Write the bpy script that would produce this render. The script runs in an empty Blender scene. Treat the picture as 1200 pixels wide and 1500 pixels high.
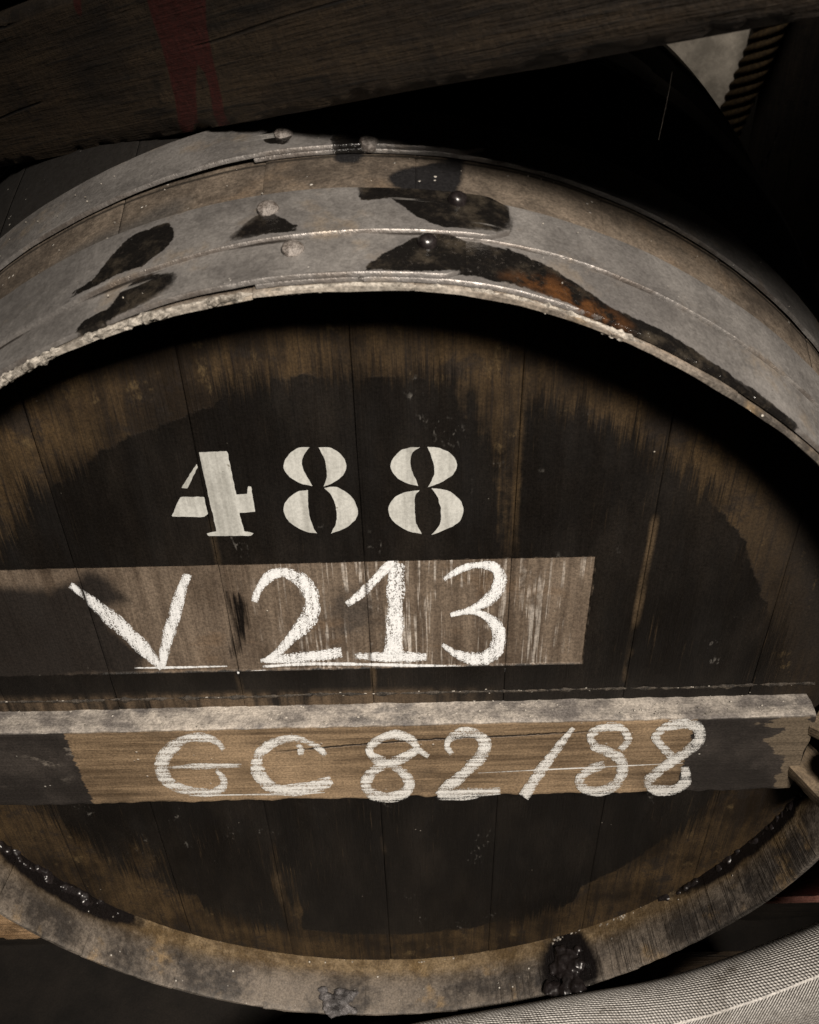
import bpy, bmesh, math, random
import numpy as np
from mathutils import Matrix, Vector, noise as mnoise
from mathutils.geometry import delaunay_2d_cdt

random.seed(7); RNG = np.random.default_rng(11)
R = math.radians
scn = bpy.context.scene

# ------------------------------------------------------------------ camera, world, lamps, exposure
cam_d = bpy.data.cameras.new('camera'); cam = bpy.data.objects.new('camera', cam_d)
scn.collection.objects.link(cam); scn.camera = cam
cam_d.sensor_fit = 'HORIZONTAL'; cam_d.sensor_width = 36.0; cam_d.lens = 39.0
cam_d.clip_start = 0.02; cam_d.clip_end = 60
rt = Vector((0.99972146, -0.01019196, -0.02128663)); up = Vector((0.02318802, 0.59212379, 0.80551334)); fw = Vector((-0.00439456, 0.80578257, -0.59219519))
m = Matrix((rt, up, -fw)).transposed().to_4x4(); m.translation = Vector((0.02824, -0.37035, 0.48711))
cam.matrix_world = m
cam_d.dof.use_dof = True; cam_d.dof.focus_distance = 0.60; cam_d.dof.aperture_fstop = 24.0

world = bpy.data.worlds.new('World'); scn.world = world; world.use_nodes = True
world.node_tree.nodes['Background'].inputs[0].default_value = (0.55, 0.5, 0.46, 1)
world.node_tree.nodes['Background'].inputs[1].default_value = 0.006

def area_lamp(name, loc, target, size, energy, col, spread=180):
    l = bpy.data.lights.new(name, 'AREA'); l.shape = 'RECTANGLE'; l.size = size[0]; l.size_y = size[1]
    l.energy = energy; l.color = col; l.spread = R(spread)
    o = bpy.data.objects.new(name, l); scn.collection.objects.link(o); o.location = loc
    o.rotation_euler = (Vector(target) - Vector(loc)).to_track_quat('-Z', 'Y').to_euler()
    return o
# the cellar's lamp over the aisle in front of the casks, and a weak one over the far side of the row
area_lamp('aisle_lamp', (0.44, -1.10, 1.36), (-0.02, 0.0, 0.02), (0.34, 0.25), 5.3, (1.0, 0.905, 0.80), 44)
area_lamp('far_lamp', (0.82, 1.60, 0.75), (0.84, 2.10, 0.10), (0.12, 0.12), 0.30, (1.0, 0.88, 0.74), 60)

scn.view_settings.view_transform = 'Standard'; scn.view_settings.look = 'None'
scn.view_settings.exposure = 0.0; scn.view_settings.gamma = 1.0; scn.view_settings.use_curve_mapping = False

# ------------------------------------------------------------------ measured outlines (millimetres / degrees on the cask)
DATA = {
 'head_chalk': [["V",[[[-182.9,133.4,-185.7,129.9],[-177.1,126.7,-180.4,122.8],[-169.9,117.9,-175.2,111.9],[-157.8,101.1,-165.1,92.8],[-148.2,83.5,-155.4,75.7],[-142.0,66.8,-147.0,61.8],[-140.8,57.4,-142.9,55.5]],[[-108.5,137.1,-112.8,139.5],[-115.5,120.5,-120.8,123.1],[-121.7,103.4,-127.5,106.0],[-128.8,85.7,-134.7,88.2],[-135.6,67.6,-140.9,69.5],[-140.0,56.6,-143.4,57.6]]]],["2",[[[-74.3,114.9,-71.2,113.4],[-71.0,124.4,-68.0,121.9],[-63.1,136.7,-60.6,131.4],[-52.7,140.9,-53.5,134.4],[-41.4,136.7,-45.6,129.2],[-34.5,126.9,-41.4,121.9],[-32.1,113.0,-40.7,113.0],[-35.5,97.0,-43.8,102.4],[-42.6,87.9,-47.9,95.2],[-53.1,77.1,-56.5,82.3],[-61.3,67.5,-63.7,72.4],[-71.9,59.8,-73.1,63.0]],[[-75.1,63.7,-75.2,60.5],[-66.7,66.0,-67.0,60.2],[-53.1,68.0,-53.4,59.8],[-35.1,70.3,-35.0,61.5],[-21.1,72.3,-20.7,64.9]]]],["1",[[[-15.9,111.7,-14.3,108.5],[-6.6,121.9,-3.7,117.1],[1.4,131.5,4.5,127.2],[9.4,141.7,12.5,137.4],[15.9,147.9,18.0,144.7]],[[21.8,142.7,13.6,143.5],[20.0,111.6,11.0,112.4],[19.2,88.2,9.5,88.8],[18.3,64.7,8.0,65.4]],[[-12.4,67.1,-12.8,62.0],[1.1,67.3,0.7,59.7],[19.0,67.0,18.8,58.8],[34.8,65.3,34.7,59.6]]]],["3",[[[45.4,130.4,46.5,128.0],[54.8,138.6,56.2,134.5],[65.7,142.5,66.1,137.6],[78.1,141.3,75.4,134.8],[84.5,128.6,77.3,128.8],[80.1,113.0,75.0,118.7],[67.6,103.4,65.8,108.2],[50.7,97.9,50.0,100.7]],[[50.2,100.5,50.4,98.1],[65.6,103.0,65.4,99.5],[77.4,97.9,74.0,92.0],[85.4,84.6,78.2,82.1],[85.4,68.1,77.4,72.7],[78.5,56.3,74.1,67.1],[66.3,54.4,66.5,64.6],[53.7,61.5,55.5,67.2],[44.5,72.2,45.7,74.7]]]]],
 'bar_chalk': [["G",[[[-106.8,-3.3,-104.4,-0.4],[-111.6,4.8,-109.0,10.5],[-121.9,7.7,-120.6,15.4],[-130.5,5.4,-131.4,12.6],[-140.4,-4.7,-144.4,3.4],[-146.9,-16.8,-154.9,-14.7],[-147.3,-29.1,-154.9,-35.7],[-142.6,-37.7,-146.5,-46.1],[-133.1,-42.7,-135.4,-51.2],[-121.9,-44.7,-122.6,-53.3],[-114.5,-40.6,-111.8,-47.0],[-112.6,-35.5,-108.1,-33.6],[-114.9,-23.8,-113.0,-22.1]],[[-146.6,-18.1,-147.1,-21.1],[-120.6,-16.4,-121.3,-21.6],[-95.5,-17.6,-95.9,-20.6]]]],["C",[[[-37.8,-12.5,-35.1,-9.1],[-42.2,-4.2,-39.6,0.4],[-49.2,2.2,-47.4,7.5],[-56.7,4.8,-56.0,11.1],[-66.0,2.7,-66.6,9.6],[-74.1,-2.8,-76.5,4.3],[-79.8,-11.4,-85.3,-7.0],[-81.4,-22.0,-89.1,-24.5],[-78.4,-33.8,-85.1,-42.0],[-72.9,-41.5,-76.0,-52.0],[-62.9,-42.4,-63.7,-53.4],[-51.5,-40.2,-51.2,-51.8],[-42.1,-36.5,-40.5,-48.3],[-35.2,-32.7,-33.0,-41.7]],[[-52.8,3.1,-55.5,1.2],[-50.9,-3.2,-54.7,-4.1],[-52.3,-10.5,-55.5,-9.8]]]],["8",[[[34.1,-15.8,35.7,-12.1],[26.5,-8.4,29.2,-4.3],[22.1,0.8,24.7,6.8],[11.8,5.6,12.1,14.1],[1.8,1.2,-0.6,8.0],[-3.4,-5.9,-8.5,-4.6],[-0.5,-11.6,-3.8,-18.2],[8.8,-17.9,6.4,-24.5],[19.1,-28.2,14.7,-34.4],[24.1,-44.7,17.8,-44.5],[17.8,-59.2,14.8,-50.2],[4.6,-64.3,5.0,-53.9],[-8.6,-58.2,-5.0,-49.5],[-13.4,-43.4,-7.0,-43.6],[-7.6,-27.3,-3.8,-33.8],[3.4,-18.4,5.1,-25.2],[15.3,-11.8,17.4,-19.2],[26.3,-2.5,28.6,-8.8]]]],["2",[[[49.7,-13.4,52.2,-11.2],[45.8,-3.6,49.5,-3.3],[48.4,7.9,51.4,2.2],[58.6,15.6,59.7,5.1],[69.1,11.8,66.9,4.2],[76.6,1.4,70.0,-1.4],[75.5,-14.9,69.0,-9.7],[69.0,-27.2,63.7,-19.2],[58.9,-42.5,54.0,-33.6],[48.8,-55.5,43.9,-46.4],[43.2,-61.6,39.7,-55.8]],[[40.7,-55.1,41.1,-62.3],[52.9,-52.0,53.6,-63.2],[68.1,-50.6,68.9,-60.9],[85.9,-50.8,86.4,-57.1]]]],["/",[[[134.1,11.5,131.7,14.1],[126.9,-8.6,122.4,-3.6],[118.5,-30.1,113.1,-24.2],[112.7,-46.9,106.6,-40.7],[105.9,-64.5,100.7,-59.0]]]],["8",[[[165.8,-10.2,169.4,-13.6],[168.5,-0.2,174.2,-0.7],[164.6,7.6,166.0,14.5],[154.5,8.7,152.8,15.6],[148.2,3.3,142.9,7.5],[150.8,-3.2,147.4,-9.2],[160.7,-10.0,158.8,-17.6],[171.2,-19.8,166.5,-24.7],[174.8,-38.7,168.4,-36.1],[170.2,-54.6,165.4,-46.4],[158.1,-62.0,156.4,-52.5],[145.5,-57.8,147.6,-49.6],[139.3,-43.3,145.2,-44.9],[144.8,-29.9,148.4,-37.1],[157.2,-23.2,159.4,-29.6]]]],["8",[[[204.7,-24.6,207.2,-19.4],[194.5,-11.4,197.5,-7.0],[187.3,2.7,193.1,0.8],[194.0,15.3,197.5,7.6],[206.6,18.7,207.8,10.3],[219.0,13.2,215.3,6.8],[223.9,-5.0,216.7,-0.6],[217.1,-17.3,212.0,-9.7],[208.7,-27.0,204.6,-20.1],[199.8,-38.9,195.0,-31.7],[194.7,-49.4,188.2,-47.0],[197.7,-51.4,197.3,-61.2],[209.5,-52.9,212.5,-62.2],[214.7,-45.0,221.7,-50.1],[212.7,-31.4,217.5,-31.2]]]]],
 'stencil': [["4",[[[-89.1,226.3],[-73.5,226.8],[-72.7,197.3],[-66.4,197.7],[-65.0,202.8],[-63.5,202.7],[-63.3,185.0],[-72.6,184.3],[-71.5,171.1],[-66.1,169.3],[-67.9,167.5],[-92.9,167.9],[-93.7,169.9],[-87.8,171.6],[-89.0,210.9],[-89.2,220.9]],[[-91.9,218.7],[-91.5,216.5],[-99.7,202.4],[-103.0,202.9]],[[-104.8,196.7],[-91.3,196.3],[-90.8,184.2],[-93.1,181.9],[-112.0,182.9]]]],["8",[[[-28.3,228.2],[-32.3,221.2],[-33.0,213.9],[-28.6,202.1],[-34.7,203.8],[-41.8,209.6],[-43.6,216.0],[-40.5,222.8],[-34.7,227.5]],[[-23.1,227.7],[-15.9,227.0],[-10.3,221.4],[-8.6,215.1],[-11.1,208.7],[-17.7,203.3],[-22.2,201.5],[-20.0,208.9],[-20.3,219.0]],[[-31.5,199.3],[-32.4,185.5],[-31.4,175.6],[-29.1,168.0],[-36.2,170.1],[-44.4,177.0],[-46.8,185.9],[-43.5,193.6],[-37.5,198.2]],[[-22.2,200.6],[-14.8,200.8],[-7.4,194.5],[-4.0,185.7],[-5.1,178.8],[-11.1,172.0],[-20.8,167.6],[-17.3,175.2],[-16.3,185.0],[-18.3,194.8]]]],["8",[[[32.5,226.5],[28.3,222.2],[27.4,214.1],[31.5,200.2],[23.3,203.4],[17.8,208.8],[16.0,215.3],[20.0,222.4],[25.4,225.8]],[[36.7,226.4],[44.2,225.3],[51.1,219.7],[53.2,213.3],[50.4,207.0],[44.2,202.5],[36.8,199.3],[40.4,208.2],[39.7,217.3]],[[32.1,197.5],[29.3,192.5],[29.3,181.8],[29.8,173.8],[32.9,166.0],[24.9,168.3],[16.7,175.2],[13.8,184.2],[16.8,191.9],[23.2,195.9]],[[38.8,198.5],[47.3,197.1],[53.6,191.8],[57.2,183.9],[55.4,175.1],[49.8,170.2],[38.6,164.8],[43.4,172.4],[44.2,183.3],[41.9,193.1]]]]],
 'stain': {"s1":[[112.5,26.0],[111.8,31.1],[109.98,33.4],[108.73,45.0],[107.48,57.4],[106.02,58.8],[103.99,59.0],[103.39,50.7],[103.4,41.5],[104.41,34.6],[105.76,30.6],[107.81,30.5],[109.87,28.4],[111.99,26.2]],"s2":[[111.67,2.4],[110.59,8.3],[108.23,9.5],[107.74,13.9],[106.97,18.9],[105.91,23.4],[104.47,22.1],[103.22,21.0],[102.59,16.2],[103.13,9.2],[104.97,4.1],[107.5,2.8],[109.79,0.2]],"s3":[[98.88,31.2],[97.66,41.2],[96.69,49.4],[95.93,53.9],[95.06,45.6],[93.95,38.1],[93.14,34.2],[93.37,30.7],[95.46,31.8],[97.54,30.6]],"s4":[[89.15,64.2],[88.11,67.0],[85.21,66.5],[82.03,65.4],[77.98,64.6],[77.34,50.5],[77.55,42.0],[78.65,36.2],[82.6,34.4],[84.15,38.3],[85.71,46.3],[86.77,54.7],[88.85,53.8]],"s5":[[87.1,85.5],[86.04,92.4],[83.06,98.3],[82.23,106.1],[80.83,110.5],[81.01,88.3],[81.6,67.2],[83.09,67.1],[85.74,70.8],[87.08,74.5]],"s6":[[91.54,112.6],[90.76,120.7],[89.37,118.8],[88.79,108.2],[89.02,96.8],[90.07,91.9],[91.18,97.6]],"s6b":[[91.36,130.5],[89.98,132.1],[89.95,124.6],[91.21,123.1]],"s8":[[97.49,124.5],[96.37,125.9],[94.61,117.3],[95.1,109.7],[96.81,113.9]],"s7":[[88.89,2.1],[87.92,9.2],[86.43,19.1],[85.17,27.2],[83.12,32.4],[80.52,31.8],[76.82,29.3],[74.67,25.6],[71.96,18.8],[69.19,11.9],[65.61,11.0],[63.11,10.0],[59.1,8.4],[55.45,6.7],[52.31,3.7],[49.65,3.9],[51.38,-6.7],[56.66,-9.4],[63.37,-4.0],[71.01,2.2],[75.9,4.2],[81.1,5.6],[85.14,2.2]],"s9":[[115.06,76.5],[109.85,81.0],[106.83,84.8],[104.52,89.5],[103.02,88.0],[103.61,77.4],[104.99,66.6],[107.02,64.5],[110.79,66.7]],"rust":[[77.98,9.5],[74.73,18.1],[72.03,12.4],[69.22,9.4],[67.83,4.0],[69.35,-1.3],[72.7,0.4],[76.44,4.1]]},
 'rivet': [[95.9,50.5],[93.8,20.0],[81.62,56.7],[83.89,23.6],[95.37,121.3],[88.51,107.6]],
 'ends': [[77.51,50.3],[95.9,50.5],[80.99,9.0],[96.57,0.3],[79.21,137.0],[97.87,118.2]],
 'fld': {"smear":[[-253.1,131.5],[-227.7,131.9],[-203.2,128.9],[-184.7,135.0],[-169.9,144.4],[-157.6,134.2],[-154.9,117.2],[-169.2,110.7],[-162.7,91.0],[-150.8,68.9],[-157.8,49.8],[-280.3,47.1]],"wet":[[-87.9,122.0],[-81.8,120.1],[-78.2,112.0],[-79.1,94.4],[-84.0,80.6],[-89.1,65.7],[-90.3,70.2],[-87.9,103.6]],"rub":[[-19.4,116.0],[-9.4,119.6],[-1.2,112.5],[0.2,97.9],[-6.9,86.1],[-17.7,89.5],[-21.3,101.5]],"wear":[[49.1,289.1],[94.4,287.9],[90.5,264.6],[89.9,231.1],[89.9,194.6],[90.9,145.1],[85.1,145.3],[82.1,185.1],[77.1,222.6],[64.1,244.7]],"drip":[[-91.5,-147.4],[-86.1,-168.7],[-80.2,-181.7],[-82.7,-217.3],[-72.5,-239.1],[-79.5,-263.2],[-78.5,-319.7],[-94.1,-319.1],[-92.4,-243.8],[-94.8,-206.4]],"chip":[[240.0,11.3],[265.4,17.4],[294.7,28.0],[304.0,-68.0],[281.3,-55.2],[283.4,-38.2],[284.1,-24.7],[266.9,-10.9],[261.5,-7.8],[276.2,5.9]],"drp2":[[-193.7,-129.8],[-182.9,-158.3],[-188.4,-202.8],[-202.6,-202.3],[-214.0,-161.9]]},
 'ledge_glints': [[[-159.6,58.6,-159.8,57.6],[-130.9,58.8,-131.2,56.9],[-97.8,58.6,-97.9,57.6]],[[-130.1,50.7,-130.2,49.3],[-100.1,52.0,-100.3,50.0],[-72.5,54.0,-72.5,52.7]],[[-74.3,57.7,-74.5,55.7],[-40.1,59.5,-40.3,56.9],[23.3,56.2,23.2,53.6],[68.9,52.4,68.8,49.2],[84.9,50.3,84.9,47.7]],[[86.2,49.9,86.4,46.7],[109.9,50.5,110.2,47.2],[135.9,51.3,136.0,50.0]]],
 'blines': [[[-137.3,-50.4,-137.6,-52.8],[-106.8,-50.3,-107.2,-53.5],[-67.6,-50.9,-67.8,-54.1],[-40.0,-50.3,-40.1,-51.9]],[[69.4,-32.6,69.5,-33.7],[117.4,-29.8,117.6,-32.1],[165.1,-27.7,165.5,-30.0],[212.8,-26.2,213.0,-27.3]]],
}

# ------------------------------------------------------------------ small tools
def setp(o, label=None, cat=None, group=None, kind=None):
    if label: o['label'] = label
    if cat: o['category'] = cat
    if group: o['group'] = group
    if kind: o['kind'] = kind
    return o
def empty(name, loc, label, cat, group=None):
    o = bpy.data.objects.new(name, None); scn.collection.objects.link(o); o.location = loc
    o.empty_display_size = 0.05
    return setp(o, label, cat, group)
def link(name, me, mat, parent=None, smooth=True):
    o = bpy.data.objects.new(name, me); scn.collection.objects.link(o)
    if mat and not me.materials: me.materials.append(mat)
    if smooth:
        me.polygons.foreach_set('use_smooth', [True] * len(me.polygons)); me.set_sharp_from_angle(angle=R(38))
    if parent:
        o.parent = parent; o.matrix_parent_inverse = parent_inv(parent)
    return o
def parent_inv(p):
    mw = Matrix.Identity(4); chain = []
    while p: chain.append(p); p = p.parent
    for q in reversed(chain): mw = mw @ q.matrix_parent_inverse @ Matrix.LocRotScale(q.location, q.rotation_euler, q.scale)
    return mw.inverted()
def mesh(name, V, F, attrs=None):
    me = bpy.data.meshes.new(name); me.from_pydata([tuple(map(float, v)) for v in V], [], [tuple(map(int, f)) for f in F])
    for k, a in (attrs or {}).items():
        at = me.attributes.new(k, 'FLOAT', 'POINT'); at.data.foreach_set('value', np.asarray(a, dtype=np.float32))
    me.update(); return me
def grid_faces(nu, nv, off=0, closed_u=False):
    F = []
    for i in range(nu if closed_u else nu - 1):
        i2 = (i + 1) % nu
        for j in range(nv - 1):
            F.append((off + i * nv + j, off + i2 * nv + j, off + i2 * nv + j + 1, off + i * nv + j + 1))
    return F
def sdf(poly, P):
    """signed distance to a polygon, positive inside"""
    poly = np.asarray(poly, float); P = np.asarray(P, float)
    d = np.full(len(P), 1e9); ins = np.zeros(len(P), bool); n = len(poly)
    for i in range(n):
        a = poly[i]; b = poly[(i + 1) % n]; e = b - a; w = P - a
        t = np.clip((w @ e) / (e @ e + 1e-12), 0, 1); q = w - t[:, None] * e
        d = np.minimum(d, np.hypot(q[:, 0], q[:, 1]))
        c = ((a[1] <= P[:, 1]) != (b[1] <= P[:, 1]))
        with np.errstate(divide='ignore', invalid='ignore'):
            x = a[0] + (P[:, 1] - a[1]) * e[0] / (e[1] if abs(e[1]) > 1e-12 else 1e-12)
        ins ^= c & (P[:, 0] < x)
    return np.where(ins, d, -d)
def spline(pts, k):
    """Catmull-Rom through control rows"""
    P = np.asarray(pts, float); Q = np.vstack([2 * P[0] - P[1], P, 2 * P[-1] - P[-2]]); out = []
    for i in range(1, len(Q) - 2):
        p0, p1, p2, p3 = Q[i - 1], Q[i], Q[i + 1], Q[i + 2]
        for t in np.linspace(0, 1, k, endpoint=False):
            out.append(.5 * (2 * p1 + (p2 - p0) * t + (2 * p0 - 5 * p1 + 4 * p2 - p3) * t * t + (3 * p1 - p0 - 3 * p2 + p3) * t ** 3))
    out.append(Q[-2]); return np.array(out)
def nz(x, y, z, s=1.0, o=3):
    return mnoise.fractal(Vector((x * s, y * s, z * s)), 0.9, 2.1, o)

# ------------------------------------------------------------------ material builder
class MB:
    def __init__(s, name):
        s.m = bpy.data.materials.new(name); s.m.use_nodes = True
        s.t = s.m.node_tree; s.t.nodes.clear()
        s.out = s.t.nodes.new('ShaderNodeOutputMaterial'); s.b = s.t.nodes.new('ShaderNodeBsdfPrincipled')
        s.t.links.new(s.b.outputs[0], s.out.inputs[0])
        s.co = s.t.nodes.new('ShaderNodeTexCoord').outputs['Object']
    def put(s, sock, v):
        if isinstance(v, bpy.types.NodeSocket): s.t.links.new(v, sock)
        elif isinstance(v, tuple) and sock.type == 'RGBA': sock.default_value = (*v, 1) if len(v) == 3 else v
        else: sock.default_value = v
    def attr(s, n):
        a = s.t.nodes.new('ShaderNodeAttribute'); a.attribute_name = n; return a.outputs['Fac']
    def uv(s):
        a = s.t.nodes.new('ShaderNodeUVMap'); return a.outputs[0]
    def rand(s): return s.t.nodes.new('ShaderNodeObjectInfo').outputs['Random']
    def scale(s, v, co=None, off=None):
        a = s.t.nodes.new('ShaderNodeMapping'); s.put(a.inputs[0], co or s.co); a.inputs['Scale'].default_value = v
        if off is not None: s.put(a.inputs['Location'], off)
        return a.outputs[0]
    def noise(s, sc, det=5, rough=.6, stretch=(1, 1, 1), co=None, off=None):
        a = s.t.nodes.new('ShaderNodeTexNoise'); s.put(a.inputs['Vector'], s.scale(stretch, co, off))
        a.inputs['Scale'].default_value = sc; a.inputs['Detail'].default_value = det; a.inputs['Roughness'].default_value = rough
        return a.outputs['Fac']
    def vor(s, sc, co=None, stretch=(1, 1, 1)):
        a = s.t.nodes.new('ShaderNodeTexVoronoi'); s.put(a.inputs['Vector'], s.scale(stretch, co)); a.inputs['Scale'].default_value = sc
        return a.outputs['Distance']
    def wave(s, co, sc, dist=0.0):
        a = s.t.nodes.new('ShaderNodeTexWave'); s.put(a.inputs['Vector'], co); a.inputs['Scale'].default_value = sc; a.inputs['Distortion'].default_value = dist
        return a.outputs['Fac']
    def ma(s, op, a, b=0.0, c=0.0):
        n = s.t.nodes.new('ShaderNodeMath'); n.operation = op
        s.put(n.inputs[0], a); s.put(n.inputs[1], b)
        if op in ('MULTIPLY_ADD',): s.put(n.inputs[2], c)
        return n.outputs[0]
    def add(s, a, b): return s.ma('ADD', a, b)
    def mul(s, a, b): return s.ma('MULTIPLY', a, b)
    def ss(s, x, lo, hi):
        n = s.t.nodes.new('ShaderNodeMapRange'); n.interpolation_type = 'SMOOTHSTEP'
        s.put(n.inputs[0], x); n.inputs[1].default_value = lo; n.inputs[2].default_value = hi
        return n.outputs[0]
    def inv(s, x): return s.ma('SUBTRACT', 1.0, x)
    def jit(s, f, n, amp): return s.ma('MULTIPLY_ADD', s.ma('SUBTRACT', n, 0.5), amp, f)
    def mix(s, a, b, f):
        n = s.t.nodes.new('ShaderNodeMix'); n.data_type = 'RGBA'
        s.put(n.inputs[0], f); s.put(n.inputs[6], a); s.put(n.inputs[7], b); return n.outputs[2]
    def mixf(s, a, b, f):
        n = s.t.nodes.new('ShaderNodeMix'); n.data_type = 'FLOAT'
        s.put(n.inputs[0], f); s.put(n.inputs[2], a); s.put(n.inputs[3], b); return n.outputs[0]
    def bump(s, h, strength=.5, dist=.001):
        n = s.t.nodes.new('ShaderNodeBump'); s.put(n.inputs['Height'], h); n.inputs['Strength'].default_value = strength; n.inputs['Distance'].default_value = dist
        s.t.links.new(n.outputs[0], s.b.inputs['Normal'])
    def fin(s, col=None, rough=None, metal=None, spec=None, micro=.34):
        if isinstance(col, bpy.types.NodeSocket) and micro:
            v = s.t.nodes.new('ShaderNodeVectorMath'); v.operation = 'SCALE'; s.put(v.inputs[0], col)
            s.put(v.inputs['Scale'], s.mixf(1 - micro, 1 + micro, s.ss(s.noise(620, 4, .75), .32, .68))); col = v.outputs[0]
        if col is not None: s.put(s.b.inputs['Base Color'], col)
        if rough is not None: s.put(s.b.inputs['Roughness'], rough)
        if metal is not None: s.put(s.b.inputs['Metallic'], metal)
        if spec is not None: s.put(s.b.inputs['Specular IOR Level'], spec)
        return s.m
    def alpha(s, a):
        tr = s.t.nodes.new('ShaderNodeBsdfTransparent'); mx = s.t.nodes.new('ShaderNodeMixShader')
        s.put(mx.inputs[0], a); s.t.links.new(tr.outputs[0], mx.inputs[1]); s.t.links.new(s.b.outputs[0], mx.inputs[2])
        s.t.links.new(mx.outputs[0], s.out.inputs[0])
    def specks(s, sc=130, thr=.16, keep=.62):
        """sparse pale crumbs of dust and mould"""
        v = s.ss(s.vor(sc), thr, thr * .5); k = s.ss(s.noise(sc * .35, 2, .5), keep, keep + .06)
        return s.mul(v, k)

# ---- head: bare oak round a black painted disc, planed label strip
def mat_head():
    b = MB('head_wood'); off = None
    grain = b.noise(150, 4, .6, (1, 1, .05)); grain2 = b.noise(420, 3, .6, (1, 1, .035)); patch = b.noise(16, 6, .65); fine = b.noise(160, 4, .6); big = b.noise(7, 3, .5); pore = b.noise(700, 4, .7, (1, 1, .03))
    tan = b.mix((.009, .0056, .0028), (.052, .0325, .0140), b.ss(b.add(b.mul(patch, .75), b.mul(grain, .35)), .42, .72))
    tan = b.mix(tan, (.012, .009, .007), b.mul(b.ss(b.noise(38, 6, .7), .53, .66), .8))
    tan = b.mix(tan, (.010, .007, .005), b.mul(b.ss(pore, .50, .66), .75))
    tan = b.mix(tan, (.011, .0085, .0065), b.ss(b.jit(b.attr('f_dark'), patch, .9), .35, .95))  # darker towards the right and along the upper rim
    tan = b.mix(tan, (.105, .073, .034), b.mul(b.ss(b.noise(60, 6, .72, (1, 1, .6)), .60, .72), .5))
    paint = b.mix((.0042, .0034, .0028), (.0105, .0084, .0066), b.ss(b.noise(24, 5, .65, (1, 1, .35)), .40, .75))
    paint = b.mix(paint, (.045, .031, .018), b.mul(b.ss(grain, .66, .78), b.ss(big, .50, .66)))
    scuff = b.mul(b.ss(b.noise(30, 4, .6), .62, .72), b.ss(b.noise(330, 2, .6, (1, 1, .5)), .56, .68))
    paint = b.mix(paint, (.17, .16, .145), b.mul(scuff, b.mixf(.35, .9, b.attr('f_scuffed'))))
    paint = b.mix(paint, (.034, .023, .013), b.mul(b.ss(pore, .60, .72), b.mul(b.ss(b.noise(12, 4, .6), .50, .66), .7)))
    paint = b.mix(paint, (.075, .052, .030), b.mul(b.ss(b.jit(b.attr('f_seam'), grain, .010), .0035, .0), b.mul(b.ss(b.noise(20, 4, .6, (1, 1, .4)), .56, .68), .7)))
    f = b.jit(b.jit(b.jit(b.attr('f_disc'), patch, .026), grain, .005), fine, .004)
    mp = b.mixf(b.ss(f, -.0010, .0010), b.ss(b.jit(b.jit(f, pore, .06), grain, .03), -.014, .004), b.ss(b.noise(11, 2, .5), .38, .54))
    wear = b.ss(b.jit(b.jit(b.attr('f_wear'), grain, .045), fine, .02), -.004, .010)
    mp = b.mul(mp, b.inv(b.mul(wear, .75)))
    col = b.mix(tan, paint, mp)
    # planed strip
    lab = b.mix((.052, .038, .027), (.124, .096, .071), b.ss(b.add(b.mul(grain, .6), b.mul(patch, .5)), .38, .72))
    lab = b.mix(lab, (.10, .06, .03), b.mul(b.ss(b.noise(34, 3, .5, (.6, 1, 1.6)), .62, .74), .25))
    comb = b.mul(b.ss(grain2, .53, .64), b.ss(b.noise(55, 3, .6, (1, 1, .8)), .38, .58))
    lab = b.mix(lab, (.50, .465, .42), b.mul(comb, b.mul(b.attr('f_rubbed'), .50)))
    ml = b.ss(b.jit(b.attr('f_label'), fine, .0035), -.0007, .0007)
    sm = b.ss(b.jit(b.jit(b.attr('f_smear'), patch, .03), grain, .014), -.006, .006)
    rub = b.mul(b.ss(b.jit(b.attr('f_rub'), fine, .03), -.012, .010), .7)
    lab = b.mix(lab, (.010, .008, .0068), b.mul(sm, .97)); lab = b.mix(lab, (.025, .022, .02), rub)
    col = b.mix(col, lab, ml)
    low = b.mul(b.attr('f_ledge'), b.ss(b.add(b.mul(grain, .5), b.mul(patch, .6)), .44, .66))
    col = b.mix(col, (.085, .06, .038), b.mul(low, .8))
    wet = b.ss(b.jit(b.attr('f_wet'), grain2, .018), -.003, .002)
    col = b.mix(col, (.006, .005, .0045), wet)
    sp = b.specks(190, .14, .66); col = b.mix(col, (.36, .33, .28), b.mul(sp, .6))
    rough = b.mixf(b.mixf(.72, .50, mp), .68, ml); rough = b.mixf(rough, .22, wet); rough = b.jit(b.jit(rough, patch, .4), b.noise(60, 4, .65, (1, 1, .12)), .5)
    h = b.add(b.add(b.mul(grain, .9), b.add(b.mul(pore, 1.1), b.mul(grain2, .5))), b.add(b.mul(fine, .5), b.mul(sp, 2.0)))
    b.bump(b.add(h, b.mul(mp, .3)), .55, .0011)
    return b.fin(col, rough, spec=.22)
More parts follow.
